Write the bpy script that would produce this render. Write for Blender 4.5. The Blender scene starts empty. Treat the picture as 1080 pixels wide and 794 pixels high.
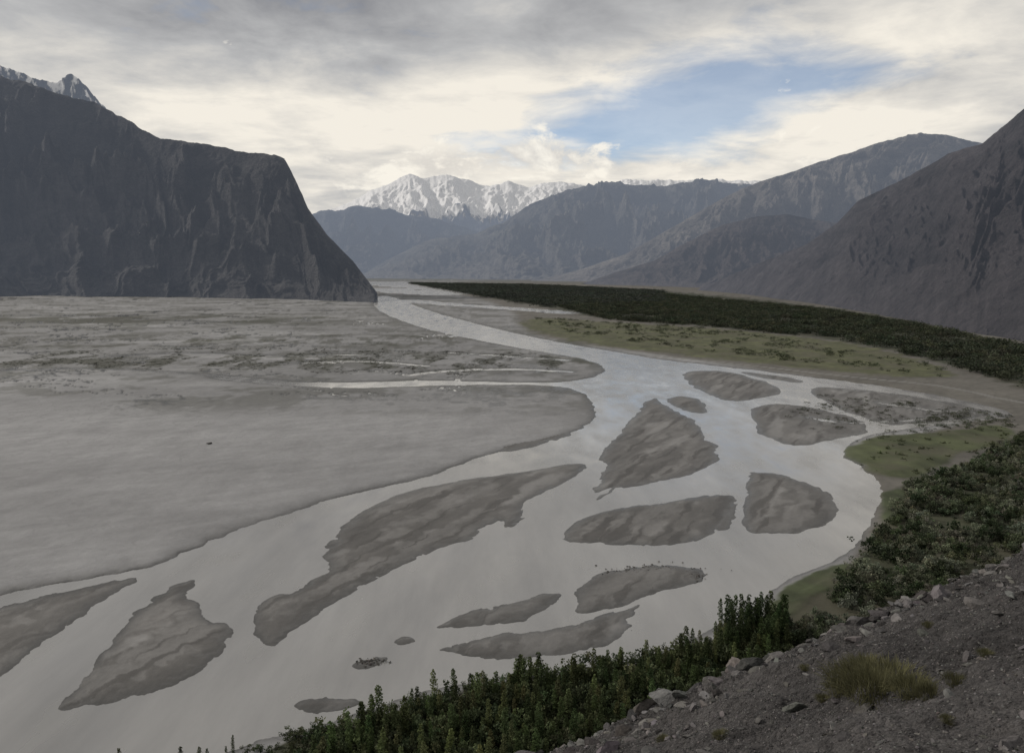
import bpy, math, numpy as np
from mathutils import Vector
rng=np.random.default_rng(7)
H=150.0; F=816.0; P=math.radians(7.8)
cp,sp=math.cos(P),math.sin(P)
# ---------- survey helpers: bearing (x/y) and slope (z/y) -> world
def ray(u,v):
    u=np.asarray(u,float); v=np.asarray(v,float)
    xc=(u-540)/F; yc=-(v-397)/F
    y=cp+yc*sp; z=-sp+yc*cp
    return xc/y, z/y
def gxy(u,v):
    a,r=ray(u,v); r=np.minimum(r,-0.0015); y=-H/r
    return a*y,y
def gy(v): return float(gxy(540,v)[1])
# ---------- noise
def _h(ix,iy,seed):
    h=(ix.astype(np.int64)*374761393+iy.astype(np.int64)*668265263+seed*1442695041)&0xffffffff
    h=((h^(h>>13))*1274126177)&0xffffffff
    h=(h^(h>>16))&0xffffffff
    return h.astype(np.float64)/4294967296.0
def perlin(x,y,seed=0):
    x0=np.floor(x);y0=np.floor(y);fx=x-x0;fy=y-y0
    ux=fx*fx*fx*(fx*(fx*6-15)+10);uy=fy*fy*fy*(fy*(fy*6-15)+10)
    def g(ox,oy):
        a=_h(x0+ox,y0+oy,seed)*6.2831853
        return np.cos(a)*(fx-ox)+np.sin(a)*(fy-oy)
    a=g(0,0)*(1-ux)+g(1,0)*ux; b=g(0,1)*(1-ux)+g(1,1)*ux
    return (a*(1-uy)+b*uy)*1.5
def fbm(x,y,o=4,seed=0,gain=.5):
    s=0;a=1;n=0
    for i in range(o):
        s=s+a*perlin(x*2**i+i*17.3,y*2**i-i*9.1,seed+i);n+=a;a*=gain
    return s/n*1.4
def ridged(x,y,o=5,seed=0,gain=.5):
    s=0;a=1;n=0;w=1
    for i in range(o):
        r=1-np.abs(perlin(x*2**i+i*7.7,y*2**i+i*3.1,seed+i)); r=r*r
        s=s+a*r*w; w=np.clip(r*1.3,0,1); n+=a;a*=gain
    return s/n
def sst(a,b,x):
    t=np.clip((x-a)/(b-a),0,1);return t*t*(3-2*t)
# ---------- mesh
def mesh_obj(name,verts,faces,mat=None,attrs=None,smooth=True):
    me=bpy.data.meshes.new(name); k=faces.shape[1]
    me.vertices.add(len(verts)); me.vertices.foreach_set("co",np.ascontiguousarray(verts,dtype=np.float32).ravel())
    me.loops.add(faces.size); me.loops.foreach_set("vertex_index",np.ascontiguousarray(faces,dtype=np.int32).ravel())
    me.polygons.add(len(faces)); me.polygons.foreach_set("loop_start",np.arange(0,faces.size,k,dtype=np.int32))
    me.polygons.foreach_set("use_smooth",np.full(len(faces),smooth))
    me.update(calc_edges=True)
    for n,a in (attrs or {}).items():
        if a.ndim==1:
            at=me.attributes.new(n,'FLOAT','POINT'); at.data.foreach_set("value",a.astype(np.float32))
        else:
            at=me.attributes.new(n,'FLOAT_COLOR','POINT')
            c=np.ones((len(a),4),np.float32); c[:,:3]=a; at.data.foreach_set("color",c.ravel())
    ob=bpy.data.objects.new(name,me); bpy.context.scene.collection.objects.link(ob)
    if mat: me.materials.append(mat)
    return ob
def grid_faces(nr,nc):
    i=np.arange(nr-1)[:,None]*nc+np.arange(nc-1)[None,:]
    return np.stack([i,i+1,i+nc+1,i+nc],-1).reshape(-1,4)
# ---------- material builder
class M:
    def __init__(s,name):
        s.m=bpy.data.materials.new(name); s.m.use_nodes=True; s.t=s.m.node_tree; s.t.nodes.clear()
        s.out=s.t.nodes.new('ShaderNodeOutputMaterial')
    def n(s,ty,**k):
        nd=s.t.nodes.new(ty)
        for a,b in k.items(): setattr(nd,a,b)
        return nd
    def l(s,a,b): s.t.links.new(a,b)
    def attr(s,name,f='Color'):
        a=s.n('ShaderNodeAttribute'); a.attribute_name=name; return a.outputs[f]
    def noise(s,scale,detail=4,vec=None,rough=.55):
        nd=s.n('ShaderNodeTexNoise'); nd.inputs['Scale'].default_value=scale; nd.inputs['Detail'].default_value=detail; nd.inputs['Roughness'].default_value=rough
        if vec is not None: s.l(vec,nd.inputs['Vector'])
        return nd.outputs['Fac']
    def pos(s,sc=(1,1,1),rot=(0,0,0)):
        g=s.n('ShaderNodeNewGeometry'); mp=s.n('ShaderNodeMapping'); s.l(g.outputs['Position'],mp.inputs['Vector']); mp.inputs['Scale'].default_value=sc; mp.inputs['Rotation'].default_value=rot
        return mp.outputs['Vector']
    def math(s,op,a,b=None,c=None):
        nd=s.n('ShaderNodeMath',operation=op)
        for i,v in enumerate((a,b,c)):
            if v is None: continue
            if isinstance(v,(int,float)): nd.inputs[i].default_value=v
            else: s.l(v,nd.inputs[i])
        return nd.outputs[0]
    def rng(s,v,a,b,c,d):
        nd=s.n('ShaderNodeMapRange'); s.l(v,nd.inputs[0])
        for i,x in enumerate((a,b,c,d)): nd.inputs[i+1].default_value=x
        return nd.outputs[0]
    def scalecol(s,col,f):
        nd=s.n('ShaderNodeVectorMath',operation='SCALE')
        if isinstance(col,tuple): nd.inputs[0].default_value=col
        else: s.l(col,nd.inputs[0])
        s.l(f,nd.inputs['Scale']); return nd.outputs[0]
    def bsdf(s,col,rough=.9,spec=.3):
        b=s.n('ShaderNodeBsdfPrincipled')
        if isinstance(col,tuple): b.inputs['Base Color'].default_value=(*col,1)
        else: s.l(col,b.inputs['Base Color'])
        if isinstance(rough,(int,float)): b.inputs['Roughness'].default_value=rough
        else: s.l(rough,b.inputs['Roughness'])
        b.inputs['Specular IOR Level'].default_value=spec
        return b
    def bump(s,b,h,st,dist):
        nd=s.n('ShaderNodeBump'); nd.inputs['Distance'].default_value=dist
        if isinstance(st,(int,float)): nd.inputs['Strength'].default_value=st
        else: s.l(st,nd.inputs['Strength'])
        s.l(h,nd.inputs['Height']); s.l(nd.outputs[0],b.inputs['Normal'])
# ---------- polygon tools, in (bearing, ln distance) space
def chaikin(p,n=2,closed=True):
    p=np.asarray(p,float)
    for _ in range(n):
        q=np.roll(p,-1,0) if closed else p[1:]
        a=p if closed else p[:-1]
        r=np.empty((len(a)*2,2)); r[0::2]=a*.75+q*.25; r[1::2]=a*.25+q*.75
        p=r if closed else np.vstack([p[:1],r,p[-1:]])
    return p
def tolog(p):
    a,r=ray(p[:,0],p[:,1]); r=np.minimum(r,-.0015)
    return np.stack([a,np.log(-H/r)],1)
def segd(X,Y,ax,ay,bx,by):
    dx,dy=bx-ax,by-ay; L=dx*dx+dy*dy+1e-12
    t=np.clip(((X-ax)*dx+(Y-ay)*dy)/L,0,1)
    return (X-ax-t*dx)**2+(Y-ay-t*dy)**2
def sdf(X,Y,poly,pad=.12,sm=2):
    p=tolog(chaikin(poly,sm)); out=np.full(X.shape,-pad)
    lo=p.min(0)-pad; hi=p.max(0)+pad
    m=(X>lo[0])&(X<hi[0])&(Y>lo[1])&(Y<hi[1])
    x=X[m];y=Y[m]; d=np.full(x.shape,9.); ins=np.zeros(x.shape,bool)
    q=np.roll(p,-1,0)
    for (ax,ay),(bx,by) in zip(p,q):
        d=np.minimum(d,segd(x,y,ax,ay,bx,by))
        if ay!=by:
            c=((ay>y)!=(by>y))&(x<(bx-ax)*(y-ay)/(by-ay)+ax); ins^=c
    d=np.sqrt(d); out[m]=np.where(ins,d,-np.minimum(d,pad)); return out
def line_sd(X,Y,pts,w,pad=.1):
    p=tolog(chaikin(pts,2,False)); out=np.full(X.shape,-pad)
    lo=p.min(0)-pad; hi=p.max(0)+pad
    m=(X>lo[0])&(X<hi[0])&(Y>lo[1])&(Y<hi[1]); x=X[m];y=Y[m]; d=np.full(x.shape,9.)
    for (ax,ay),(bx,by) in zip(p[:-1],p[1:]): d=np.minimum(d,segd(x,y,ax,ay,bx,by))
    out[m]=np.maximum(w-np.sqrt(d),-pad); return out

RIVER=[(392,320),(402,330),(430,341),(465,351),(500,358),(545,367),(590,374),(622,380),(638,388),(635,396),(600,403),(560,404),(500,402),(440,401),(360,404),(290,402),(220,397),(220,399),(290,406),(370,410),(450,407),(540,405),(600,408),(620,418),(630,435),(622,448),(590,462),(545,472),(512,480),(480,492),(450,504),(400,514),(360,523),(300,543),(255,556),(215,574),(165,597),(100,609),(0,626),(-150,655),(-500,760),(-500,1000),(150,1000),(205,806),(250,788),(330,768),(400,745),(450,727),(520,715),(620,705),(700,690),(740,668),(800,640),(822,612),(890,590),(915,560),(932,520),(930,505),(905,490),(885,478),(900,464),(930,456),(1000,447),(1066,441),(1070,434),(1000,419),(940,408),(850,397),(760,386),(700,380),(650,371),(600,363),(560,355),(520,346),(470,333),(445,325),(425,317),(410,312),(398,312)]
BARS=[
[(-160,690),(0,640),(80,622),(155,604),(120,625),(60,665),(0,715),(-160,830)],
[(52,752),(85,715),(110,690),(130,660),(150,640),(175,622),(205,608),(208,618),(190,628),(212,636),(218,655),(240,655),(245,670),(225,695),(190,718),(140,735),(90,745)],
[(622,490),(600,488),(560,497),(520,502),(470,508),(430,517),(400,530),(375,545),(352,568),(342,590),(352,600),(320,615),(310,628),(285,625),(266,640),(268,660),(285,685),(300,675),(320,655),(370,625),(420,597),(470,575),(500,570),(510,556),(530,546),(528,560),(552,548),(550,535),(570,520),(600,508)],
[(690,418),(705,432),(735,443),(740,455),(757,472),(758,485),(735,500),(690,510),(640,515),(622,522),(642,495),(632,480),(650,462),(668,440),(680,425)],
[(700,420),(725,417),(745,425),(746,438),(715,432)],
[(785,500),(810,497),(850,508),(880,525),(887,540),(870,555),(830,563),(785,563),(783,540),(788,520)],
[(597,560),(620,543),(660,535),(720,527),(772,520),(775,530),(765,550),(740,570),(700,577),(640,573),(594,573)],
[(603,632),(625,607),(660,598),(710,595),(745,602),(740,615),(700,620),(670,635),(640,642),(610,650)],
[(457,662),(490,645),(530,638),(592,621),(592,632),(560,650),(520,660),(480,662)],
[(455,685),(520,670),(600,660),(650,645),(682,634),(660,655),(672,660),(640,680),(580,693),(500,695)],
[(368,703),(390,693),(412,692),(400,702),(385,706)],
[(305,742),(340,735),(390,738),(360,750),(320,752)],
[(712,392),(760,390),(800,400),(830,412),(800,421),(765,424),(735,410)],
[(790,430),(830,424),(870,434),(905,440),(922,455),(880,464),(840,472),(808,462),(793,445)],
[(845,406),(930,413),(1000,424),(1062,437),(1000,443),(930,450),(905,438),(870,425)],
[(770,390),(850,400),(845,405),(800,398)],
[(520,470),(560,464),(605,452),(600,460),(560,472),(530,477)],
[(645,512),(660,505),(640,525),(622,530)],
[(168,632),(185,622),(200,612),(196,622),(180,634)],
[(412,676),(428,671),(440,675),(425,681)],
[(752,555),(765,540),(772,542),(765,560)],
]
POOLS=[
([(0,391),(100,388),(200,394),(300,402)],.006),
([(430,396),(470,391),(540,389),(600,392)],.008),
([(850,440),(900,448),(1000,440)],.004),
([(430,317),(470,321),(520,324),(600,330)],.022),
([(396,298),(430,301),(470,304),(500,308)],.05),
([(400,305),(430,308),(470,310)],.04),
([(300,384),(380,380),(450,386)],.006),
([(120,376),(200,371),(290,376),(380,374)],.005),
([(470,372),(540,376),(600,380)],.005),
([(930,425),(980,433),(1050,436)],.004),
]
GREEN=[
([(556,334),(640,340),(760,347),(900,361),(1000,389),(1015,402),(900,396),(760,380),(650,368),(590,358),(545,346)],(.085,.09,.046)),
([(885,480),(905,464),(980,458),(1066,448),(1075,470),(1000,485),(985,502),(940,508),(905,492)],(.066,.076,.036)),
([(800,652),(830,615),(880,596),(905,600),(880,625),(840,650),(805,665)],(.058,.07,.034)),
([(920,520),(960,512),(955,545),(925,560)],(.05,.062,.03)),
]
DARKVEG=[
([(420,298),(560,300),(700,306),(860,322),(960,338),(1080,364),(1400,430),(1400,520),(1080,412),(1000,386),(900,362),(760,346),(640,338),(575,325)],(.032,.036,.022)),
([(905,600),(925,560),(945,510),(1000,500),(1075,468),(1400,470),(1400,900),(800,760),(700,745),(560,790),(380,830),(200,830),(260,795),(400,752),(520,722),(700,697),(800,655),(890,598)],(.045,.048,.028)),
]
# ---------- valley floor sheet
NR,NC=880,1350
yy=1/np.linspace(1/140.,1/90000.,NR)
tx=np.linspace(-1.05,1.05,NC)
TX,LY=np.meshgrid(tx,np.log(yy)); Y=np.exp(LY); X=TX*Y
w1=fbm(TX*28,LY*28,5,11); w2=fbm(TX*28,LY*28,5,31)
wk=.006*(.35+.65*sst(7.6,6.8,LY))
wx=TX+w1*wk; wy=LY+w2*wk
land=-sdf(wx,wy,RIVER)
bars=np.full(TX.shape,-.12)
for b in BARS: bars=np.maximum(bars,sdf(wx,wy,b))
for p,w in POOLS:
    l=line_sd(wx,wy,p,w)+.4*w*w1; land=np.minimum(land,-l); bars=np.minimum(bars,-l)
fa=math.radians(28); Uf=X*math.sin(fa)+Y*math.cos(fa); Vf=X*math.cos(fa)-Y*math.sin(fa)
flow=fbm(Uf/130+.4*w1,Vf/15+.7*w2,4,61,.42); lace=fbm(Uf/60,Vf/7+.4*w1,3,63)
near_=sst(7.2,6.2,LY)
bars=bars+np.where(bars>-.03,(.0035*lace+.006*flow)*near_,0)
# thin braids threading the upper flats
upr=sst(6.72,6.85,LY)*sst(8.3,7.9,LY)*sst(.05,-.08,TX)
rn=np.abs(fbm(X/330+.3*w1,Y/260+.2*w2,4,91)); rw=.004+.022*sst(.0,.4,fbm(X/500,Y/400,2,93)+.1)
cut=(rn-rw)*.3+.05*(1-upr)
land=np.minimum(land,np.where(land>0,cut,land))
inbar=bars>land
L=np.maximum(land,bars)
Lm=L*Y
rel=fbm(X/45,Y/45,4,3)
h=np.where(Lm>0, np.minimum(.12+1.3*(1-np.exp(-Lm/9)), Lm*.45), np.maximum(Lm*.08,-2))
h=h+np.where(Lm>0,rel*.2*sst(0,12,Lm),0)
h=np.where(inbar&(Lm>0),np.minimum(h,Lm*.15)*.7+.12*flow*sst(0,8,Lm),h)
streak=fbm(X/220+.3*w1,Y/60,4,21); fine=fbm(X/9,Y/9,3,22); big=fbm(X/500,Y/300,4,23)
ripple=fbm((X+Y*.6)/60,(Y-.6*X)/14,4,29)
cont=np.abs(np.mod(fbm(X/170,Y/130,3,81)*5,1)-.5); cont=sst(.07,.0,cont)
c_dry=np.array([.265,.264,.268]); c_wet=np.array([.072,.07,.066]); c_bar=np.array([.168,.163,.158])
val=(1+.16*big+.12*streak+.12*ripple+.05*fine-.14*cont*sst(-.2,.3,big+ripple))[...,None]
col=c_dry*val
bw=sst(-.25,.4,flow)[...,None]
colb=(c_bar*(1-bw)+np.array([.105,.10,.095])*bw)*(1+.22*lace[...,None]+.1*streak[...,None])
drk=sst(.15,.42,fbm(Uf/90,Vf/8+.5*w1,4,47,.5))[...,None]*.7; colb=colb*(1-drk)+np.array([.062,.058,.055])*drk
brt=sst(.25,.65,fbm(Uf/110,Vf/22,3,44)-.35*flow)[...,None]*.65; colb=colb*(1-brt)+np.array([.26,.255,.25])*brt
col=np.where(inbar[...,None],colb,col)
edge=np.clip(np.exp(-np.clip(Lm,0,None)/(2.2+Y*.005))*(.9+.2*fine+.4*lace),0,1)[...,None]
col=col*(1-edge)+c_wet*.8*edge
up=sst(6.62,6.78,LY)*sst(.2,.05,TX)*(~inbar)
col=col*(1-.16*up[...,None])
veg=sst(-.02,.3,fbm(X/190,Y/130,5,51)+.4*fbm(X/30,Y/45,4,52))*up
patch=fbm(X/55,Y/120,6,55,.62)
bandv=(np.exp(-((LY-np.log(gy(382)))/.10)**2)+.8*np.exp(-((LY-np.log(gy(360)))/.09)**2))*sst(-.12,.22,patch)*up
farv=np.exp(-((LY-np.log(gy(338)))/.12)**2)*sst(-.5,.2,fbm(X/200,Y/200,5,57))*up*sst(-.05,-.35,TX)
vv=np.clip(.5*veg+1.0*bandv+.95*farv,0,1)[...,None]
col=col*(1-vv)+np.array([.066,.067,.056])*vv
pale=sst(.1,.5,fbm(X/420,Y/160,4,61))*up; col=col*(1+.3*pale[...,None])
riv=sst(.07,.015,rn)*up*sst(-.15,.2,fbm(X/700,Y/500,2,93)+.35*(LY<np.log(gy(350))))
col=col*(1-.5*riv[...,None])
rb=sdf(wx,wy,[(540,322),(420,298),(700,290),(1400,350),(1400,900),(800,700),(905,590),(932,515),(900,480),(1000,450),(1070,436),(1000,418),(760,384),(600,362),(550,350)],.05)
soil=sst(-.01,.01,rb)[...,None]; col=col*(1-soil)+np.array([.12,.113,.10])*(1+.3*streak[...,None]+.2*fine[...,None])*soil
isw=(land>0)
for p,c in DARKVEG+GREEN:
    g=sst(-.004,.010,sdf(wx,wy,p,.03)+.018*fbm(X/50,Y/50,5,73))*isw
    c=np.array(c)*(1+.5*fbm(X/40,Y/40,5,71)+.3*fbm(X/10,Y/25,3,72))[...,None]
    tn=sst(-.1,.4,fbm(X/70,Y/50,5,77))[...,None]; c=c*(1-.6*tn)+np.array([.09,.083,.06])*.6*tn
    col=col*(1-g[...,None])+c*g[...,None]
    h=h+g*.5
road=sst(0,.002,line_sd(TX,LY,[(1400,470),(1080,428),(1000,408),(900,399),(780,385),(690,376)],.004))[...,None]
col=col*(1-road)+np.array([.2,.195,.185])*road
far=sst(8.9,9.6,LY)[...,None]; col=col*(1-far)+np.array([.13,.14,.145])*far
wet=np.clip(edge[...,0]+.25*inbar*bw[...,0]+.25*inbar+.9*riv,0,1)*(1-soil[...,0])
V=np.stack([X,Y,h],-1).reshape(-1,3)
m=M('valley_sand'); 
n1=m.noise(.35,6,m.pos()); n2=m.noise(2.2,4,m.pos()); n4=m.noise(.05,7,m.pos((1,.35,1),(0,0,-fa)),.62)
f=m.math('ADD',m.rng(n1,.3,.7,.94,1.06),m.rng(n2,.3,.7,-.05,.05)); f=m.math('ADD',f,m.rng(n4,.3,.7,-.1,.1))
b=m.bsdf(m.scalecol(m.attr('col'),f),m.rng(m.attr('wet','Fac'),0,1,.95,.36),.35)
m.bump(b,m.math('ADD',n1,m.math('MULTIPLY',n4,3.)),.5,.35); m.l(b.outputs[0],m.out.inputs[0])
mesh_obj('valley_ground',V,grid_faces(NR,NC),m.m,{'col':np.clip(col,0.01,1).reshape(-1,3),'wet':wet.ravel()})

# ---------- water sheet
m=M('silty_water'); R28=(0,0,-fa)
nA=m.noise(.05,5,m.pos((1,.45,1),R28)); nB=m.noise(.6,3,m.pos((1,.6,1),R28)); nC=m.noise(.03,8,m.pos((1,.18,1),R28),.62); nS=m.noise(.011,5,m.pos((1,.3,1),R28),.55)
colw=m.scalecol((.272,.266,.256),m.math('MULTIPLY',m.rng(nC,.3,.7,.8,1.16),m.rng(nS,.35,.6,.76,1.1)))
b=m.bsdf(colw,m.rng(nA,.3,.7,.08,.32),1.); b.inputs['IOR'].default_value=1.62
m.bump(b,m.math('ADD',m.math('MULTIPLY',nC,2.),m.math('ADD',m.math('MULTIPLY',nA,.9),m.math('MULTIPLY',nB,.25))),.3,.5)
m.l(b.outputs[0],m.out.inputs[0])
wyv=1/np.linspace(1/140.,1/60000.,60); wt=np.linspace(-1.05,1.05,40); A,B=np.meshgrid(wt,wyv)
mesh_obj('river_water',np.stack([A*B,B,np.zeros_like(A)],-1).reshape(-1,3),grid_faces(60,40),m.m)

# ---------- mountains
HAZE_EMIT=np.array([.235,.268,.33])
def mountain_mat(name):
    m=M(name)
    n1=m.noise(.006,9,m.pos((1,1,1.6)),.68); n2=m.noise(.03,7,m.pos(),.66)
    f=m.math('ADD',m.rng(n1,.3,.7,.65,1.35),m.rng(n2,.3,.7,-.22,.22))
    sn=m.attr('snow','Fac')
    f=m.math('ADD',m.math('MULTIPLY',f,m.math('SUBTRACT',1.,sn)),sn)
    b=m.bsdf(m.scalecol(m.attr('col'),f),.95,.15)
    m.bump(b,m.math('ADD',n1,m.math('MULTIPLY',n2,.4)),m.rng(sn,0,1,1.,.2),200)
    e=m.n('ShaderNodeEmission'); e.inputs[0].default_value=(*HAZE_EMIT,1)  # aerial haze painted as a glow on the mountain surface, no air volume
    mx=m.n('ShaderNodeMixShader'); m.l(m.attr('haze_glow','Fac'),mx.inputs[0]); m.l(b.outputs[0],mx.inputs[1]); m.l(e.outputs[0],mx.inputs[2])
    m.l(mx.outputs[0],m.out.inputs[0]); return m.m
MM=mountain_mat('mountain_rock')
def mountain(name,cols,ns,nt,seed,rock,scree,amp=.2,prof=1.25,lam=500,jag=.012,snow=None,scree_t=.35,back=1.0,stretch=3.,hz=1.,shift=.9,crag=.06,sn=.16,terr=0.,lean=0.,warp=.35,cc=1.2):
    c=np.array(cols,float); s0=np.r_[0,np.cumsum(np.hypot(np.diff(c[:,0]),np.diff(c[:,1])))]; s0/=s0[-1]
    s=np.linspace(0,1,ns); uc,vc,Dc,ub,Db=[np.interp(s,s0,c[:,i]) for i in range(5)]
    a,r=ray(uc,vc); zc=H+r*Dc; xc=a*Dc; yc=Dc
    ab,_=ray(ub,300.); xb=ab*Db; yb=Db
    S=np.r_[0,np.cumsum(np.hypot(np.diff(xc),np.diff(yc)))]
    zc=zc*(1+jag*fbm(S/lam*2.2,S*0,6,seed+5,.6))
    zc=np.maximum(zc,5)
    t=np.linspace(0,1,nt); tb=np.linspace(1,2,nt//3)[1:]; T=np.r_[t,tb]
    Tg,Sg=np.meshgrid(T,S,indexing='ij'); run=np.hypot(xc-xb,yc-yb)[None,:]
    tf=np.minimum(Tg,1)
    x=xb+(xc-xb)*Tg; y=yb+(yc-yb)*Tg
    bk=np.clip(Tg-1,0,1)
    D=tf*run+bk*run
    wq=fbm(Sg/lam*.8,D/lam*.8,4,seed+9)
    tt=tf**prof
    if terr:
        q=(tt+.05*wq)*6; tt=tt+terr*np.sin(q*2*np.pi)*np.sin(np.pi*tf)
    z=zc*tt*(1-bk*back)
    Sl=Sg+lean*D
    g1=ridged(Sl/lam+warp*wq,D/(lam*stretch)+.1*wq,6,seed,.55)
    g2=ridged(Sl/(lam*.28)+.6*wq,D/(lam*.8),4,seed+20)
    n3=fbm(Sg/(lam*.12),D/(lam*.12),4,seed+33)
    env=np.sin(np.pi*tf**.8)**.7*np.where(Tg>1,0,1)+bk*.6
    lowm=.35+.65*sst(.1,.5,tf)
    z=z+zc*amp*env*lowm*((g1-.45)*1.0+(g2-.4)*.42+n3*crag)
    ox=(xb-xc)/run[0]; oy=(yb-yc)/run[0]
    hs=(g1-.4)*zc*amp*shift*(np.clip(1-Tg,0,1)**.5)
    x=x+ox*hs; y=y+oy*hs
    z=np.where(Tg==0,-8,z)
    g=np.clip(g1*.7+g2*.4,0,1)
    sc=sst(scree_t+.15,scree_t-.2,tf+.25*wq-.5*(g1-.45)+.15*n3)
    strata=fbm(z/(lam*.16)+.5*wq, Sg/(lam*9),3,seed+50)
    base=np.array(rock)*(1+cc*(g[...,None]-.5)+.27*cc*strata[...,None]+.23*cc*n3[...,None])  # relief shading put into rock colour (light ridges, dark gullies), plus strata and noise
    sct=np.array(scree)*(1+.25*cc*fbm(Sg/(lam*.1),D/(lam*.8),3,seed+60)[...,None])
    colr=base*(1-sc[...,None])+sct*sc[...,None]
    sm=np.zeros_like(z)
    if snow is not None:
        sm=sst(-.06,.05,(z-snow)/zc.max()+sn*fbm(Sg/(lam*.22),D/(lam*.3),5,seed+70,.6)-.25*(g1-.5))
        colr=colr*(1-sm[...,None])+np.array([.92,.92,.93])*sm[...,None]
    dist=np.hypot(x,y); haze_glow=(1-np.exp(-dist*hz/HL))*(1-.75*sm)  # painted haze share per vertex: grows with distance, weaker on snow
    return mesh_obj(name,np.stack([x,y,z],-1).reshape(-1,3),grid_faces(len(T),ns),MM,{'col':np.clip(colr,.01,1).reshape(-1,3),'haze_glow':haze_glow.ravel(),'snow':sm.ravel()})
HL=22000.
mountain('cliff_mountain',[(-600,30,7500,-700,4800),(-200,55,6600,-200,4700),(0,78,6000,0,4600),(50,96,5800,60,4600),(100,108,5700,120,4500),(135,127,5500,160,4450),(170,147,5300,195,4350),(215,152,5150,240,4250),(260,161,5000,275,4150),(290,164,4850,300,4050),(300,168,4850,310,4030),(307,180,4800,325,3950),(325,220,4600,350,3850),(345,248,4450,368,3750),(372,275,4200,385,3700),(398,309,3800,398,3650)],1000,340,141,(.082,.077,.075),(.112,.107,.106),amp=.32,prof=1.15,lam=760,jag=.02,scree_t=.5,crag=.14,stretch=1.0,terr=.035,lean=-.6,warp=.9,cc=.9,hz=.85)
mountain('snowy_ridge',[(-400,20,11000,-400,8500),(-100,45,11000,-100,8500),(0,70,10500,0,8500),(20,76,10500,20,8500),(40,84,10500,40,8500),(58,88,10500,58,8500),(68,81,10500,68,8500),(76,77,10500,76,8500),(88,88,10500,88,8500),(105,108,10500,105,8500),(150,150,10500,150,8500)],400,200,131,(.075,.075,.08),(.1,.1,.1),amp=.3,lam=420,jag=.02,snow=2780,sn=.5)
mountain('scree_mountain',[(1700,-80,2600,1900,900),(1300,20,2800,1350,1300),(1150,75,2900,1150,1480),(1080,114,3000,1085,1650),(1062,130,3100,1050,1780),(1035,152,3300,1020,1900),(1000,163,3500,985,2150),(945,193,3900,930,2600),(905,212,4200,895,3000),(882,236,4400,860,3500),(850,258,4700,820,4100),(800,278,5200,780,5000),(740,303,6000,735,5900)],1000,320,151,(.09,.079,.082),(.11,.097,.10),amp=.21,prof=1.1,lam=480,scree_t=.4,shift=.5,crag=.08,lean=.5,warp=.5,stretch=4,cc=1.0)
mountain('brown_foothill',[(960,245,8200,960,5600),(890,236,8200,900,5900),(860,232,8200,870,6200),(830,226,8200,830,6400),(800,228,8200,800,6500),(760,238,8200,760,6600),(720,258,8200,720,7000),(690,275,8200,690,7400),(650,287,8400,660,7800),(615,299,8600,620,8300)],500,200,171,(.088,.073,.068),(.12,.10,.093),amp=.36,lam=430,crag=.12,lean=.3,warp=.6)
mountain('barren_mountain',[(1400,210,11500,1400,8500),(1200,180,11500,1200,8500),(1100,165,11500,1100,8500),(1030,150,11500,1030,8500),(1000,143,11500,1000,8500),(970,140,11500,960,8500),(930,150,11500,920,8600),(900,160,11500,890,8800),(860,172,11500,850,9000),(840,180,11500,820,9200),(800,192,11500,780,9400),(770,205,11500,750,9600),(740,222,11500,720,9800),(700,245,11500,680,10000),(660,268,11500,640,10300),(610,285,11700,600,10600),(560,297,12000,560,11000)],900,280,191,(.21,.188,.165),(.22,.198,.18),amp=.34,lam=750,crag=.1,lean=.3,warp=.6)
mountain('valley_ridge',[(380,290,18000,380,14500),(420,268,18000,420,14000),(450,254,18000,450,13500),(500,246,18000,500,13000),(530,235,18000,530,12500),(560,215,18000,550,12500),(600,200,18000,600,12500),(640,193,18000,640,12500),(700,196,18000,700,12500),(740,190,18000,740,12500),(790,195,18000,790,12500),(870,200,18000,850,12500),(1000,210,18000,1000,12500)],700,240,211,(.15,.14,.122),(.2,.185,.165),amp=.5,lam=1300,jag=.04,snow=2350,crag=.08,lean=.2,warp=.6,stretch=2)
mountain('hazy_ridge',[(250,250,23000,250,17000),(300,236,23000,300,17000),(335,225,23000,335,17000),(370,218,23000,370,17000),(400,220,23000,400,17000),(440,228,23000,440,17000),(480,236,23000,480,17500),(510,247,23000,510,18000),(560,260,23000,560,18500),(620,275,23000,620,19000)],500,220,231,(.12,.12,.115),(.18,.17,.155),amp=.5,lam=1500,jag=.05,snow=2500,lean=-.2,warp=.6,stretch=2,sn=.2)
mountain('snow_peak',[(200,260,31000,200,21500),(320,232,31000,320,21500),(370,213,31000,370,21500),(390,202,31000,390,21500),(412,193,31000,412,21500),(432,184,31000,432,21500),(450,188,31000,450,21500),(470,184,31000,470,21500),(492,189,31000,492,21500),(512,197,31000,512,21500),(535,192,31000,535,21500),(560,197,31000,560,21500),(590,191,31000,590,21500),(620,197,31000,620,21500),(660,190,31000,660,21500),(700,190,31000,700,21500),(750,190,31000,750,21500),(820,191,31000,820,21500),(1000,215,31000,1000,21500)],800,240,251,(.13,.135,.145),(.17,.17,.17),amp=.2,lam=1500,jag=.03,snow=2000,crag=.06,sn=.14)

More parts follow.
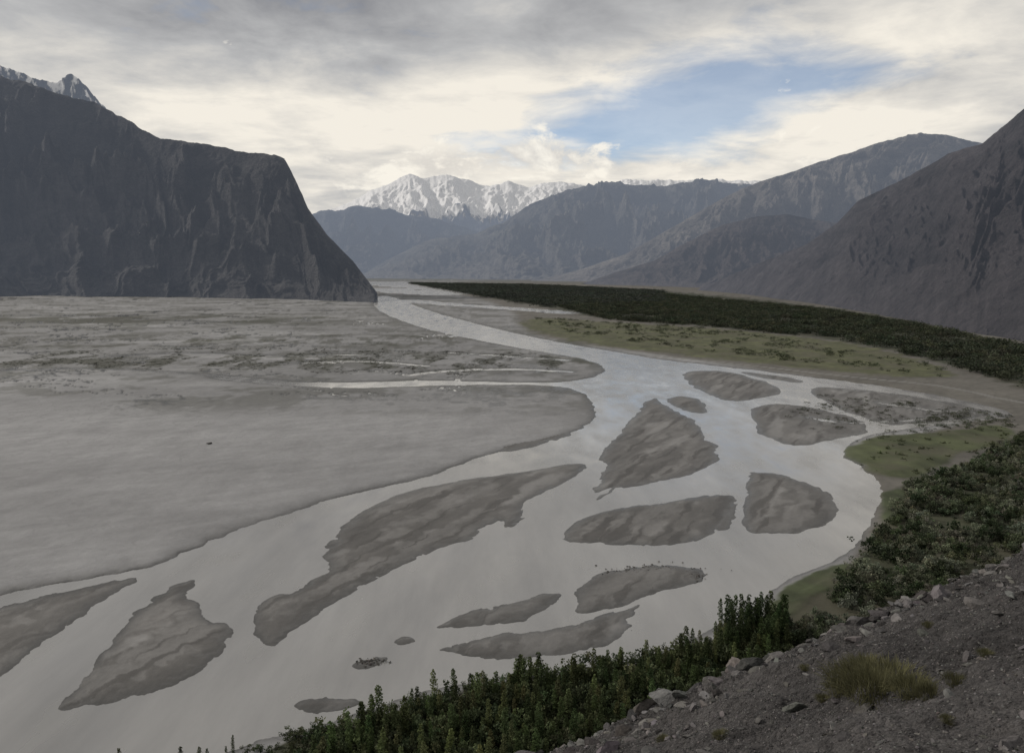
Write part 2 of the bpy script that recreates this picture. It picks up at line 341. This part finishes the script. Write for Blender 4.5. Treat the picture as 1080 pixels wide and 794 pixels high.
# ---------- near hillside
def hillz(x,y):
    ye=14.5+.3*x+.8*fbm(x/3.,y*0+3,3,309)
    z=H-3.0-.48*y+.40*x
    k=.8; z=z-.42*k*np.logaddexp(0,(y-ye)/k)
    near=np.exp(-((x-6)**2+(y-14)**2)/3000)
    z=z+.28*fbm(x/4.5,y/4.5,3,301)*near+fbm(x/40,y/40,3,302)*4*(1-near)*sst(25,90,np.hypot(x,y))
    z=z+near*(.09*fbm(x/.9,y/.9,4,303)+.26*(ridged(x/1.9,y/1.9,5,305)-.45)+.035*fbm(x/.22,y/.22,3,306))
    return np.maximum(z,-6)
def spaced(a,b,step,lo,hi,n=70):
    core=np.arange(a,b,step); k=np.geomspace(step,1,n)
    left=a-np.cumsum(k/k.sum()*(a-lo)); right=core[-1]+np.cumsum(k/k.sum()*(hi-core[-1]))
    return np.r_[left[::-1],core,right]
hx=spaced(-2,20,.035,-420,330); hy=spaced(4.5,27,.035,-60,330)
HX,HY=np.meshgrid(hx,hy); HZm=hillz(HX,HY)
m=M('hillside_gravel')
n0=m.noise(.35,5,m.pos(),.6); n1=m.noise(1.6,8,m.pos(),.65); n2=m.noise(14,6,m.pos(),.7); n3=m.noise(60,3,m.pos(),.6)
vo=m.n('ShaderNodeTexVoronoi'); vo.inputs['Scale'].default_value=9; m.l(m.pos(),vo.inputs['Vector'])
vo2=m.n('ShaderNodeTexVoronoi'); vo2.inputs['Scale'].default_value=30; m.l(m.pos(),vo2.inputs['Vector'])
sc_=m.n('ShaderNodeSeparateColor'); m.l(vo.outputs['Color'],sc_.inputs[0]); sc2=m.n('ShaderNodeSeparateColor'); m.l(vo2.outputs['Color'],sc2.inputs[0])
f=m.math('ADD',m.rng(n1,.3,.7,.65,1.35),m.rng(n2,.3,.7,-.35,.35)); f=m.math('ADD',f,m.rng(n3,.3,.7,-.2,.2))
f=m.math('ADD',f,m.math('ADD',m.rng(sc_.outputs[0],0,1,-.2,.2),m.rng(sc2.outputs[0],0,1,-.2,.25)))
f=m.math('MULTIPLY',m.math('MAXIMUM',f,.25),m.rng(n0,.35,.65,.7,1.25))
b=m.bsdf(m.scalecol((.072,.068,.067),f),.95,.2)
hh=m.math('ADD',m.math('MULTIPLY',vo.outputs['Distance'],-.9),m.math('ADD',m.math('MULTIPLY',vo2.outputs['Distance'],-.4),n2))
m.bump(b,hh,1.0,.09); m.l(b.outputs[0],m.out.inputs[0])
mesh_obj('rocky_hillside',np.stack([HX,HY,HZm],-1).reshape(-1,3),grid_faces(len(hy),len(hx)),m.m)

# ---------- stones
import bmesh
def ico(sub):
    bm=bmesh.new(); bmesh.ops.create_icosphere(bm,subdivisions=sub,radius=1)
    v=np.array([q.co[:] for q in bm.verts]); f=np.array([[q.index for q in p.verts] for p in bm.faces]); bm.free(); return v,f
def rock_proto(sub,seed):
    v,f=ico(sub); r=np.random.default_rng(seed)
    for _ in range(13):
        n=r.normal(size=3); n/=np.linalg.norm(n); d=r.uniform(.3,.7); k=v@n
        v=v-np.outer(np.maximum(k-d,0),n)
    v=v+r.normal(size=v.shape)*.02
    v*=np.array([1.25,r.uniform(.6,.95),r.uniform(.35,.7)]); return v,f
def scatter(name,protos,pos,scale,mat,cols=None,tilt=.3,smooth=False):
    VV=[];FF=[];CC=[];off=0
    idx=rng.integers(0,len(protos),len(pos))
    for k,pr in enumerate(protos):
        v,f=pr[0],pr[1]; ii=np.where(idx==k)[0]; n=len(ii)
        if n==0: continue
        a=rng.uniform(0,6.283,n); ta=rng.normal(0,tilt,n)
        ca,sa=np.cos(a)[:,None],np.sin(a)[:,None]; ct,st=np.cos(ta),np.sin(ta)
        vx=v[None,:,0]; vy=v[None,:,1]*ct[:,None]-v[None,:,2]*st[:,None]; vz=v[None,:,1]*st[:,None]+v[None,:,2]*ct[:,None]
        x=vx*ca-vy*sa; y=vx*sa+vy*ca
        s=scale[ii]; s=s[:,None,:] if s.ndim==2 else s[:,None,None]
        w=np.stack([x,y,vz+0*x],-1)*s+pos[ii][:,None,:]
        VV.append(w.reshape(-1,3)); FF.append((f[None]+(np.arange(n)*len(v))[:,None,None]+off).reshape(-1,f.shape[1])); off+=n*len(v)
        if len(pr)>2: c=pr[2][None]*(cols[ii][:,None,:])
        else: c=np.repeat(cols[ii][:,None,:],len(v),1)
        CC.append(c.reshape(-1,3))
    return mesh_obj(name,np.vstack(VV),np.vstack(FF),mat,{'col':np.vstack(CC)},smooth)
m=M('stone'); n1=m.noise(9,6,m.pos(),.65)
b=m.bsdf(m.scalecol(m.attr('col'),m.rng(n1,.3,.7,.65,1.3)),.9,.25); m.bump(b,n1,.9,.05); m.l(b.outputs[0],m.out.inputs[0]); STONE=m.m
protos=[rock_proto(2,i) for i in range(9)]; protos3=[rock_proto(3,i+50) for i in range(7)]
def scol(n,base=(.10,.095,.092)):
    return np.array(base)*rng.uniform(.45,1.8,(n,1))*(1+rng.normal(0,.03,(n,3)))
n=12000; sx=rng.uniform(-1,19,n); sy=rng.uniform(5,24,n); sy=np.where(rng.random(n)<.4,14.5+.3*sx+rng.normal(-.3,1.0,n),sy)
cl=fbm(sx/2.2,sy/2.2,3,401); keep=(cl>-.05)|(rng.random(n)<.25); sx,sy=sx[keep],sy[keep]; n=len(sx)
ss=np.clip(.03*rng.pareto(1.9,n)+.016,.016,.24)
scatter('loose_stones',protos,np.stack([sx,sy,hillz(sx,sy)+ss*.05],-1),ss,STONE,scol(n),.5)
n=190; sx=rng.uniform(0,17,n); sy=14.5+.3*sx+rng.normal(-.2,.8,n); ss=np.clip(.14+.11*rng.pareto(2.3,n),.1,.48)
scatter('boulders',protos3,np.stack([sx,sy,hillz(sx,sy)+ss*.03],-1),ss,STONE,scol(n,(.088,.083,.08)),.5)
n=36000; sx=rng.uniform(-1,19,n); sy=rng.uniform(5,23,n); ss=rng.uniform(.007,.026,n)
v,f=ico(1); pp=[(v*np.array([1,.7,.5])+np.random.default_rng(3).normal(size=v.shape)*.12,f)]
scatter('gravel',pp,np.stack([sx,sy,hillz(sx,sy)+ss*.2],-1),ss,STONE,scol(n))
x,y=gxy(221,469.5); scatter('lone_boulder',[rock_proto(2,77)],np.array([[x,y,1.8]]),np.array([3.6]),STONE,np.array([[.04,.037,.034]]))
px=[];
for (u,v,du,dv,k) in [(690,603,48,7,260),(390,698,18,4,70),(855,438,25,6,50),(660,612,30,8,90),(730,606,12,6,90)]:
    uu=rng.normal(u,du*.5,k); v2=rng.normal(v,dv*.5,k); a,bb=gxy(uu,v2); px.append(np.stack([a,bb,0*a+.3],-1))
px=np.vstack(px); scatter('river_rocks',protos,px,rng.uniform(.2,.8,len(px)),STONE,scol(len(px),(.07,.065,.06)))

# ---------- foliage
m=M('foliage'); n1=m.noise(.5,3,m.pos())
b=m.bsdf(m.scalecol(m.attr('col'),m.rng(n1,.3,.7,.7,1.3)),.8,.15)
tr=m.n('ShaderNodeBsdfTranslucent'); m.l(m.attr('col'),tr.inputs[0]); mx=m.n('ShaderNodeMixShader'); mx.inputs[0].default_value=.3
m.l(b.outputs[0],mx.inputs[1]); m.l(tr.outputs[0],mx.inputs[2]); m.l(mx.outputs[0],m.out.inputs[0]); LEAF=m.m
def quads(c,size,r):
    n=len(c); a=r.normal(size=(n,3)); a/=np.linalg.norm(a,axis=1)[:,None]; b=np.cross(a,r.normal(size=(n,3))); b/=np.linalg.norm(b,axis=1)[:,None]
    s=(size*r.uniform(.6,1.3,n))[:,None]; v=np.stack([c-a*s,c-b*s*.7,c+a*s,c+b*s*.7],1).reshape(-1,3)
    return v,np.arange(4*n).reshape(n,4)
def trunk(h,r0,limbs,r):
    V=[];Fc=[];o=0
    def seg(p,q,ra,rb):
        nonlocal o
        k=5; an=np.arange(k)/k*6.283; ring=np.stack([np.cos(an),np.sin(an),0*an],1)
        V.append(p+ring*ra);V.append(q+ring*rb); Fc.append(np.array([[o+i,o+(i+1)%k,o+k+(i+1)%k,o+k+i] for i in range(k)])); o+=2*k
    seg(np.zeros(3),np.array([0,0,h*.5]),r0,r0*.6); seg(np.array([0,0,h*.5]),np.array([0,0,h*.93]),r0*.6,r0*.1)
    for i in range(limbs):
        a=r.uniform(0,6.28); z=h*r.uniform(.2,.6); q=np.array([math.cos(a)*h*.18,math.sin(a)*h*.18,z+h*.25]); seg(np.array([0,0,z]),q,r0*.4,r0*.1)
    return np.vstack(V),np.vstack(Fc)
def tree(kind,seed):
    r=np.random.default_rng(seed)
    if kind=='poplar':
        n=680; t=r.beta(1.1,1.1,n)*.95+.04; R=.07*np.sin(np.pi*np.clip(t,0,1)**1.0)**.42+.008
        R=R*(1+.3*np.sin(t*40+seed)); a=r.uniform(0,6.283,n); rr=R*np.sqrt(r.uniform(.15,1.1,n))
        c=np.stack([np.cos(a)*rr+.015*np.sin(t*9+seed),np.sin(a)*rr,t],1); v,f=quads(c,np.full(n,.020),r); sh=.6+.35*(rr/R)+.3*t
    else:
        k=10; cc=r.normal(size=(k,3))*np.array([.27,.27,.17])+np.array([0,0,.6]); n=300; w=r.integers(0,k,n)
        d=r.normal(size=(n,3)); d/=np.linalg.norm(d,axis=1)[:,None]; c=cc[w]+d*(r.uniform(.08,.22,n)[:,None])*np.array([1,1,.9]); c[:,2]=np.maximum(c[:,2],.08)
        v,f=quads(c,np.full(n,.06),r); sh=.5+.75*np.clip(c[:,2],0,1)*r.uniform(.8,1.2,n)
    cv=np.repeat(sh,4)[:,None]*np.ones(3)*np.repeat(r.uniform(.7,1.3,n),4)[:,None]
    tv,tf=trunk(1.,.018 if kind=='poplar' else .035,4,r)
    if kind=='poplar': tv=tv*np.array([.4,.4,1])
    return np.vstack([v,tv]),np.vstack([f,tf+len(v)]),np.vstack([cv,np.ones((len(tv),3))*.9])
def inpoly(u,v,p):
    p=np.asarray(p,float); q=np.roll(p,-1,0); ins=np.zeros(u.shape,bool)
    for (ax,ay),(bx,by) in zip(p,q):
        if ay!=by: ins^=((ay>v)!=(by>v))&(u<(bx-ax)*(v-ay)/(by-ay)+ax)
    return ins
def sample(poly,n):
    p=np.asarray(poly,float); a,b_=gxy(p[:,0],p[:,1]); w=np.stack([a,b_],1); lo,hi=w.min(0),w.max(0); out=[]
    c=0
    while c<n:
        q=rng.uniform(lo,hi,(n*4,2)); q=q[inpoly(q[:,0],q[:,1],w)]; out.append(q); c+=len(q)
    return np.vstack(out)[:n]
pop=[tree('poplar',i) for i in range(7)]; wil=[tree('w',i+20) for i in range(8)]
def place(name,pr,q,hmin,hmax,col,wide=1.,var=.35,z=.5,col2=None):
    n=len(q); hh=hmin+(hmax-hmin)*rng.beta(1.6,1.9,n); s=np.stack([hh*wide,hh*wide,hh],1)*np.stack([rng.uniform(.85,1.2,n)]*2+[np.ones(n)],1)
    c=np.array(col)*np.ones((n,1))
    if col2 is not None:
        k=sst(-.2,.3,fbm(q[:,0]/18,q[:,1]/18,3,611)+rng.normal(0,.15,n))[:,None]; c=c*(1-k)+np.array(col2)*k
    c=c*(1+rng.uniform(-var,var,(n,1)))*(1+rng.normal(0,.05,(n,3)))
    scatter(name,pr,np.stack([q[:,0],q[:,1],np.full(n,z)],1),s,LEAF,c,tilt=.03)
q=sample([(330,800),(420,757),(500,735),(560,728),(700,706),(760,676),(830,676),(835,700),(760,740),(640,790),(520,840),(330,850)],400)
place('poplar_grove',pop,q,5,17,(.065,.088,.037),1.0,.45,col2=(.105,.12,.055))
q=sample([(755,668),(800,655),(830,668),(825,690),(770,700)],40)
place('poplar_row',pop,q,13,20,(.052,.073,.032),.95)
q=sample([(120,812),(240,800),(340,790),(330,830),(120,860)],18); place('young_poplars',pop,q,5,11,(.05,.065,.03),.9)
q=sample([(300,795),(400,765),(520,728),(700,702),(830,680),(835,700),(760,745),(640,795),(400,850)],560)
place('broadleaf_trees',wil,q,3.5,10,(.10,.12,.06),.9,.4,col2=(.055,.07,.037))
Wp=[(890,612),(905,600),(925,565),(960,515),(1010,498),(1080,462),(1250,470),(1250,800),(900,720),(820,680),(800,668),(850,655),(885,628)]
q=sample(Wp,4300); dens=fbm(q[:,0]/30,q[:,1]/30,4,501); q=q[(dens>-.2)]
place('willow_thicket',wil,q,2.5,9,(.15,.16,.115),1.0,.4,col2=(.07,.088,.048))
q=sample(Wp,240); place('dark_orchard_trees',wil,q,6,11,(.035,.048,.025),.9)
q=sample([(260,795),(400,752),(520,722),(700,697),(800,655),(820,690),(700,745),(560,795),(380,830)],500)
place('riverbank_bushes',wil,q,1.2,4,(.07,.08,.045),1.4)
smallw=[]
for i in range(5):
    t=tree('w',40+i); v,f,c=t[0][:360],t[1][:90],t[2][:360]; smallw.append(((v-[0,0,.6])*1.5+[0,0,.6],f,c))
q=sample([(560,316),(700,311),(860,327),(960,343),(1080,368),(1300,425),(1300,470),(1080,410),(1000,386),(900,362),(760,346),(640,338)],13000)
dens=fbm(q[:,0]/120,q[:,1]/200,5,511); q=q[dens>-.25]
place('distant_tree_belt',smallw,q,6,17,(.038,.048,.031),1.4,.45,col2=(.062,.068,.044))
q=sample([(430,299),(560,301),(700,308),(700,320),(575,325)],3500); place('far_woodland',smallw,q,12,22,(.045,.053,.043),2.5)
q=sample([(560,335),(760,347),(1000,389),(1000,400),(760,374),(600,352)],1700); q=q[fbm(q[:,0]/70,q[:,1]/90,4,15)>.0]; place('field_bushes',smallw,q,1.5,7,(.05,.06,.034),1.5)
q=sample([(885,480),(905,464),(980,458),(1066,448),(1075,470),(1000,485),(985,502),(940,508),(905,492)],170); q=q[fbm(q[:,0]/30,q[:,1]/30,3,17)>-.05]; place('meadow_bushes',wil,q,1,4,(.07,.082,.042),1.4)
q=sample([(830,440),(860,415),(1000,428),(1060,438),(930,450),(860,455)],300); q=q[fbm(q[:,0]/40,q[:,1]/40,3,18)>-.1]; place('bar_bushes',smallw,q,1.2,2.8,(.055,.06,.036),2)
q=sample([(1000,432),(1075,440),(1075,452),(960,460),(900,470),(930,458)],130); place('shore_bushes',smallw,q,1.5,4,(.06,.07,.04),1.6)
q=sample([(0,372),(300,366),(560,372),(620,388),(600,392),(450,398),(200,392),(0,386)],3500); q=q[fbm(q[:,0]/55,q[:,1]/120,6,55,.62)>.06]; place('scrub',smallw,q,1.,2.2,(.045,.047,.034),2.2)

# ---------- grass tufts on the slope
def tuft(seed,n=800):
    r=np.random.default_rng(seed); a=r.uniform(0,6.283,n); rad=np.sqrt(r.uniform(0,1,n))*.55; lean=r.uniform(.1,.7,n)
    b0=np.stack([np.cos(a)*rad,np.sin(a)*rad,0*a-.05],1); d=np.stack([np.cos(a+r.normal(0,.6,n))*lean*.5,np.sin(a+r.normal(0,.6,n))*lean*.5,r.uniform(.15,.45,n)*(1.2-rad)],1)
    s=np.stack([-np.sin(a),np.cos(a),0*a],1)*.008
    mid=b0+d*.55; tip=b0+d+np.stack([0*a,0*a,-.1*lean],1)
    v=np.stack([b0-s,b0+s,mid+s*.8,mid-s*.8,tip+s*.15,tip-s*.15],1).reshape(-1,3)
    k=np.arange(n)[:,None]*6; f=np.vstack([k+[0,1,2,3],k+[3,2,4,5]]); c=np.repeat(r.uniform(.6,1.4,n),6)[:,None]*np.ones(3)
    return v,f,c
tf=[tuft(i) for i in range(3)]
def onhill(u,v):
    a,r=ray(u,v); d=np.linspace(4,30,3000); z=H+r*d; k=np.argmax(z<hillz(a*d,d)); return a*d[k],d[k]
P0=[];S0=[]
for (u,v,s) in [(925,730,.85),(903,720,.8),(945,720,.8),(965,728,.55),(890,728,.5),(915,705,.6),(985,735,.4),(1010,720,.3),(870,738,.25),(760,775,.2),(1040,690,.2),(850,705,.2),(980,660,.2),(1000,760,.15),(700,780,.2)]:
    x,y=onhill(u,v); P0.append((x,y,float(hillz(np.array(x),np.array(y))))); S0.append(s)
c=np.array([.13,.125,.065])*rng.uniform(.8,1.1,(len(P0),1))
scatter('grass_tufts',tf,np.array(P0),np.array(S0),LEAF,c,tilt=.1)

# ---------- light and sky
AZ,EL=math.radians(-68),math.radians(28)
S=Vector((math.sin(AZ)*math.cos(EL),math.cos(AZ)*math.cos(EL),math.sin(EL)))
sd=bpy.data.lights.new('sun','SUN'); sd.energy=2.1; sd.angle=math.radians(5); sd.color=(1,.93,.84)
so=bpy.data.objects.new('sun',sd); so.rotation_euler=(-S).to_track_quat('-Z','Y').to_euler(); bpy.context.scene.collection.objects.link(so)
w=bpy.data.worlds.new('World'); bpy.context.scene.world=w; w.use_nodes=True
m=M('tmp'); m.t=w.node_tree; m.t.nodes.clear(); out=m.n('ShaderNodeOutputWorld')
sky=m.n('ShaderNodeTexSky'); sky.sky_type='NISHITA'; sky.sun_disc=False; sky.sun_elevation=EL; sky.sun_rotation=AZ; sky.altitude=2300
bg1=m.n('ShaderNodeBackground'); m.l(sky.outputs[0],bg1.inputs[0]); bg1.inputs[1].default_value=.13
tc=m.n('ShaderNodeTexCoord'); sep=m.n('ShaderNodeSeparateXYZ'); m.l(tc.outputs['Generated'],sep.inputs[0])
dx,dy,dz=sep.outputs
az=m.math('MULTIPLY',m.math('ARCTAN2',dx,dy),57.29578); el=m.math('MULTIPLY',m.math('ARCSINE',dz),57.29578)
zz=m.math('ADD',m.math('MAXIMUM',dz,0),.12)
cb=m.n('ShaderNodeCombineXYZ'); m.l(m.math('DIVIDE',dx,zz),cb.inputs[0]); m.l(m.math('DIVIDE',dy,zz),cb.inputs[1])
def gauss(a0,e0,sa,se,tilt=0.):
    ea=m.math('SUBTRACT',el,m.math('ADD',m.math('MULTIPLY',m.math('SUBTRACT',az,a0),tilt),e0))
    a=m.math('POWER',m.math('ABSOLUTE',m.math('DIVIDE',m.math('SUBTRACT',az,a0),sa)),2.)
    e=m.math('POWER',m.math('ABSOLUTE',m.math('DIVIDE',ea,se)),2.)
    return m.math('EXPONENT',m.math('MULTIPLY',m.math('ADD',a,e),-1.))
def add(*a):
    r=a[0]
    for b_ in a[1:]: r=m.math('ADD',r,b_)
    return r
mul=lambda a,b_: m.math('MULTIPLY',a,b_)
def cn(scale,detail,rough,dist=0.,off=(0,0,0),vec=None,sc=(1,1,1)):
    mp=m.n('ShaderNodeMapping'); mp.inputs['Location'].default_value=off; mp.inputs['Scale'].default_value=sc; m.l(vec or cb.outputs[0],mp.inputs[0])
    nd=m.n('ShaderNodeTexNoise'); nd.inputs['Scale'].default_value=scale; nd.inputs['Detail'].default_value=detail; nd.inputs['Roughness'].default_value=rough; nd.inputs['Distortion'].default_value=dist; m.l(mp.outputs[0],nd.inputs[0]); return nd.outputs['Fac']
nA=cn(1.1,9,.55,.4,(3,1,0)); nB=cn(.7,8,.58,.3,(7,5,0)); nC=cn(2.6,9,.6,.3,(1,9,0))
cov=add(mul(nA,1.0),mul(nC,1.0),-.11,mul(gauss(15,12.0,15,3.4,.04),-.74),mul(gauss(7,9.0,10,2.0),-.42),mul(gauss(25,10.0,9,1.8,.12),.55),mul(gauss(27,16,6,1.5,.12),.3))
mask=m.rng(cov,.22,.68,.3,1)
br=add(.62,mul(m.math('SUBTRACT',nB,.5),1.4),mul(m.math('SUBTRACT',nC,.5),.95),mul(gauss(-6,8,26,5),.36),mul(gauss(26,9.5,12,2.5,.1),.32),mul(gauss(-16,17.5,14,2.4,.12),-.25),mul(gauss(2,15.8,10,1.2,.1),-.22),mul(gauss(4,19.5,30,2.5),-.12))
ramp=m.n('ShaderNodeValToRGB'); m.l(br,ramp.inputs[0]); cr=ramp.color_ramp
cr.elements[0].position=.15; cr.elements[0].color=(.25,.255,.275,1); cr.elements[1].position=1.; cr.elements[1].color=(.90,.85,.76,1)
e=cr.elements.new(.55); e.color=(.485,.487,.49,1)
bg2=m.n('ShaderNodeBackground'); m.l(ramp.outputs[0],bg2.inputs[0]); m.l(m.rng(dy,-.6,.4,.75,1.),bg2.inputs[1])  # unseen sky behind the camera dimmed, added to cut fill on facing slopes
mx=m.n('ShaderNodeMixShader'); m.l(mask,mx.inputs[0]); m.l(bg1.outputs[0],mx.inputs[1]); m.l(bg2.outputs[0],mx.inputs[2])
nD=cn(11,10,.6,.3,(2,0,0),tc.outputs['Generated'],(1,1,1.9))
cu=add(nD,mul(gauss(2,8.3,5.5,1.7),.23),mul(gauss(-6,7.2,5,2.0),.25),mul(gauss(13,7.2,9,1.4),.22),mul(gauss(20,9.5,6,1.2,.1),.12),-.685)
cum=m.rng(cu,0,.08,0,.9)
cc=m.n('ShaderNodeMix',data_type='RGBA'); m.l(m.rng(nD,.42,.6,0,1),cc.inputs[0]); cc.inputs[6].default_value=(.52,.50,.485,1); cc.inputs[7].default_value=(.97,.92,.82,1)
bg3=m.n('ShaderNodeBackground'); m.l(cc.outputs[2],bg3.inputs[0])
mx2=m.n('ShaderNodeMixShader'); m.l(cum,mx2.inputs[0]); m.l(mx.outputs[0],mx2.inputs[1]); m.l(bg3.outputs[0],mx2.inputs[2])
m.l(mx2.outputs[0],out.inputs[0])

# ---------- camera
cd=bpy.data.cameras.new('camera'); cd.sensor_width=36; cd.lens=36*F/1080; cd.clip_start=.5; cd.clip_end=200000
co=bpy.data.objects.new('camera',cd); co.location=(0,0,H); co.rotation_euler=(math.radians(90)-P,0,0)
bpy.context.scene.collection.objects.link(co); bpy.context.scene.camera=co
bpy.context.scene.view_settings.view_transform='Standard'
